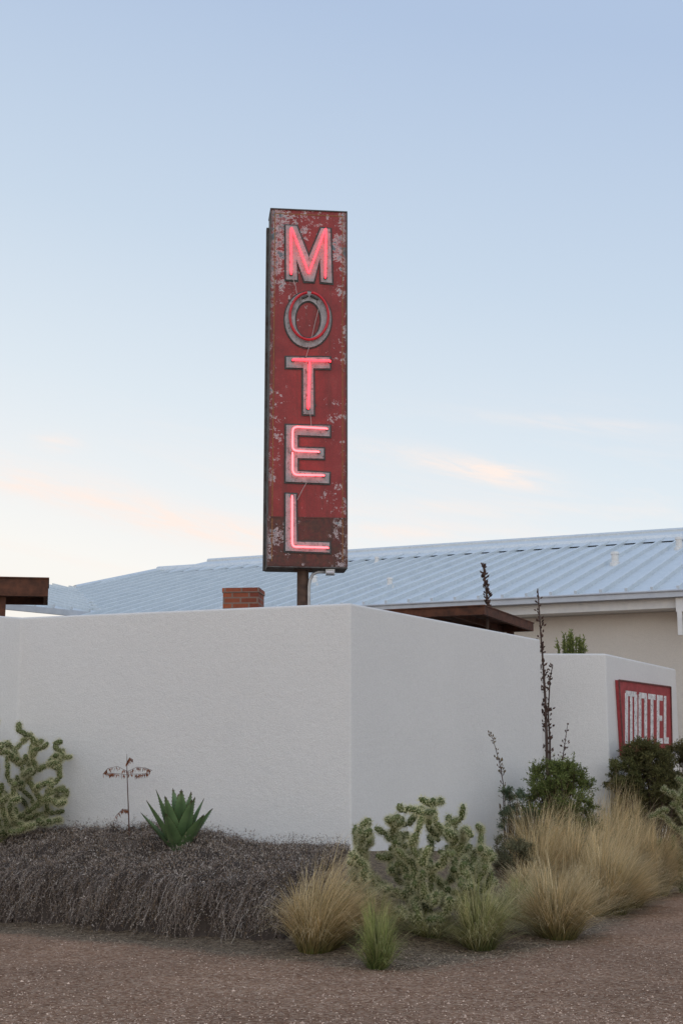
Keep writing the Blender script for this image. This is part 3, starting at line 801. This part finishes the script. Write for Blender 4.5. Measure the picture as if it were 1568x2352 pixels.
def strand(X,Y,outv):
    z=cov(X,Y)
    if z<.2: return
    p=V((X,Y,z+.02)); L_=random.uniform(.15,1.02)*z; o_=random.uniform(.02,.18)
    k=max(5,int(L_/.026)); prev=p; cs_=tuple(V(shade())*.9)
    dense=random.choice((1,2,3,4)); wk=V((0,0,0)); wv=rv(.006)
    for i in range(1,k+1):
        t_=i/k; wv=wv*.8+rv(.006); wv.z=0; wk=wk+wv
        q=p+outv*(o_*min(1,t_*3)**.5+ .06*t_)+wk+V((0,0,-L_*t_**1.1))+rv(.005)
        if q.z<.01: break
        s_=random.uniform(.0010,.0022); sdv=V((fr.x,fr.y,0))*s_
        n0=len(g.v); g.v+=[tuple(prev-sdv),tuple(prev+sdv),tuple(q+sdv),tuple(q-sdv)]; g.f.append((n0,n0+1,n0+2,n0+3)); g.m.append(0); g.c+=[cs_]*4
        for m_ in range(dense): leaflet(q+rv(.009),(rv(.9)+outv*.4).normalized(),random.uniform(.010,.024),random.uniform(.0018,.005),shade())
        prev=q
for i in range(4600):
    s_=random.uniform(-1.9,3.95)
    X=-3.75+fr.x*s_; Y=15.8+fr.y*s_
    dd=random.uniform(-.15,.40); X+=.545*dd; Y+=.839*dd
    if X<-.255*Y: continue
    if .02<dcov(X,Y)<.36: strand(X,Y,V((-.545,-.839,0)))
for i in range(2000):
    s_=random.uniform(0,2.8); X=-SX+.2*s_; Y=13.7+.98*s_
    dd=random.uniform(-.15,.35); X-=.98*dd; Y+=.2*dd
    if X<.1 and .02<dcov(X,Y)<.3 and Y<wallY(X)-.1: strand(X,Y,V((.98,-.2,0)))
o=g.obj('ground_cover',attrmat('dry_ground_cover',.85,.1),kind='stuff')
top(o,'grey brown dried trailing ground cover spilling over the bed edge','ground cover')
g=G()
for i in range(16000):
    k=random.randrange(2,9); (x0,y0),(x1,y1)=E[k-1],E[k]; t_=random.random()
    X=x0+(x1-x0)*t_+random.gauss(0,.3); Y=y0+(y1-y0)*t_+abs(random.gauss(0,.6))*random.choice((1,1,-.55))
    if dcov(X,Y)>.02: continue
    z=h(X,Y)+.008; a=random.uniform(0,6.28); l_=random.uniform(.03,.15); d_=V((math.cos(a),math.sin(a),random.uniform(-.02,.15)))
    sd=V((-d_.y,d_.x,0))*random.uniform(.0014,.0034); p=V((X,Y,z))
    c_=V((.66,.52,.35)).lerp(V((.16,.12,.09)),random.random())
    g.add([p-sd,p+sd,p+d_*l_],[(0,1,2)],tuple(c_))
o=g.obj('straw_litter',M_stem,kind='stuff'); top(o,'dry straw and twigs littering the gravel edge','straw')
g=G()
for i in range(14000):
    Y=9.2+ (random.random()**1.6)*10; X=random.uniform(-.26,.26)*Y
    if dbed(X,Y)>.25: continue
    z=h(X,Y); r=random.uniform(.003,.009)*(1 if random.random()<.985 else 2.0); p=V((X,Y,z+r*.3))
    c_=V((.22,.12,.08)).lerp(V((.82,.62,.48)),random.random()**1.4)
    v=[p+V((r*random.uniform(.6,1.2),0,0)),p+V((0,r*random.uniform(.6,1.2),0)),p-V((r*random.uniform(.6,1.2),0,0)),p-V((0,r*random.uniform(.6,1.2),0)),p+V((random.uniform(-.3,.3)*r,0,r*.8))]
    g.add(v,[(0,1,4),(1,2,4),(2,3,4),(3,0,4)],tuple(c_))
o=g.obj('gravel',M_stem,kind='stuff'); top(o,'loose reddish gravel scattered over the ground','gravel')
# ---------------------------------------------------------------- world
w=D.worlds.new('World'); sc.world=w; w.use_nodes=True; nt=w.node_tree
bg=nt.nodes['Background']
tc=N(nt,'ShaderNodeTexCoord'); nm=N(nt,'ShaderNodeVectorMath',operation='NORMALIZE'); L(nt,tc.outputs['Generated'],nm.inputs[0])
sx=N(nt,'ShaderNodeSeparateXYZ'); L(nt,nm.outputs[0],sx.inputs[0])
fwd=mth(nt,'MAXIMUM',sx.outputs[1],0.)
zz=mth(nt,'ADD',sx.outputs[2],mth(nt,'MULTIPLY',mth(nt,'MULTIPLY',sx.outputs[0],fwd),.2))
sky=ramp(nt,zz,[(0,(.93,.87,.80)),(.12,(.93,.91,.88)),(.165,(.85,.87,.885)),(.24,(.72,.795,.865)),(.355,(.57,.675,.805)),(.51,(.43,.54,.73)),(1,(.35,.46,.68))])
def cloud(scx,scz,kx,lo,hi,off):
    cv=N(nt,'ShaderNodeCombineXYZ'); L(nt,mth(nt,'MULTIPLY',sx.outputs[0],scx),cv.inputs[0]); L(nt,mth(nt,'MULTIPLY',sx.outputs[1],1.),cv.inputs[1])
    L(nt,mth(nt,'ADD',mth(nt,'MULTIPLY',mth(nt,'ADD',sx.outputs[2],mth(nt,'MULTIPLY',sx.outputs[0],kx)),scz),off),cv.inputs[2])
    return ramp(nt,noisen(nt,1.,8,.68,vec=cv.outputs[0],dist=.6),[(lo,0.),(hi,1.)])
band=ramp(nt,sx.outputs[2],[(.0,1.),(.16,.8),(.235,.3),(.28,0.)])
cf=mth(nt,'MULTIPLY',cloud(4.5,30.,.22,.50,.72,3.3),mth(nt,'MULTIPLY',band,.55))
wisp=cloud(22.,110.,.22,.34,.64,8.)
for (px,py,wx,wz,k,am) in ((1030,1066,.062,.0085,.19,.7),(1150,1090,.030,.0075,.22,.8),(300,1170,.10,.013,.26,.8),(520,1212,.06,.009,.12,.75),(135,1016,.016,.006,.0,.65),(60,1120,.04,.008,.2,.65),(900,1222,.05,.006,.03,.8),(1330,975,.07,.005,.12,.35),(1100,1168,.07,.005,.05,.45)):
    r=ray(px,py).normalized()
    u=mth(nt,'DIVIDE',mth(nt,'SUBTRACT',sx.outputs[0],r.x),wx)
    v=mth(nt,'DIVIDE',mth(nt,'ADD',mth(nt,'SUBTRACT',sx.outputs[2],r.z),mth(nt,'MULTIPLY',mth(nt,'SUBTRACT',sx.outputs[0],r.x),k)),wz)
    d2=mth(nt,'ADD',mth(nt,'MULTIPLY',u,u),mth(nt,'MULTIPLY',v,v))
    e=mth(nt,'EXPONENT',mth(nt,'MULTIPLY',d2,-1.))
    e=mth(nt,'MULTIPLY',e,mth(nt,'GREATER_THAN',sx.outputs[1],0))
    cf=mth(nt,'ADD',cf,mth(nt,'MULTIPLY',mth(nt,'MULTIPLY',e,am),mth(nt,'ADD',mth(nt,'MULTIPLY',wisp,.9),.12)))
sky=mix(nt,mth(nt,'MINIMUM',cf,1.),sky,(.98,.845,.78))
ns=N(nt,'ShaderNodeTexSky',sky_type='NISHITA'); ns.sun_disc=False; ns.sun_elevation=math.radians(3); ns.sun_rotation=math.radians(-120)
L(nt,mix(nt,.02,sky,ns.outputs[0],'ADD'),bg.inputs[0]); bg.inputs[1].default_value=1.0
sl=D.lights.new('Sun','SUN'); sl.energy=.72; sl.angle=math.radians(70); sl.color=(1,.94,.87)
so=D.objects.new('Sun',sl); so.rotation_euler=V((-.14,.85,-.6)).to_track_quat('-Z','Y').to_euler(); col.objects.link(so)
cd=D.cameras.new('Camera'); cd.sensor_fit='VERTICAL'; cd.sensor_height=36; cd.sensor_width=24; cd.lens=50; cd.clip_end=5000
co=D.objects.new('Camera',cd); co.location=CAM; co.rotation_euler=(math.pi/2+TH,0,0); col.objects.link(co); sc.camera=co
for o in D.objects:
    if '_o' in o: del o['_o']
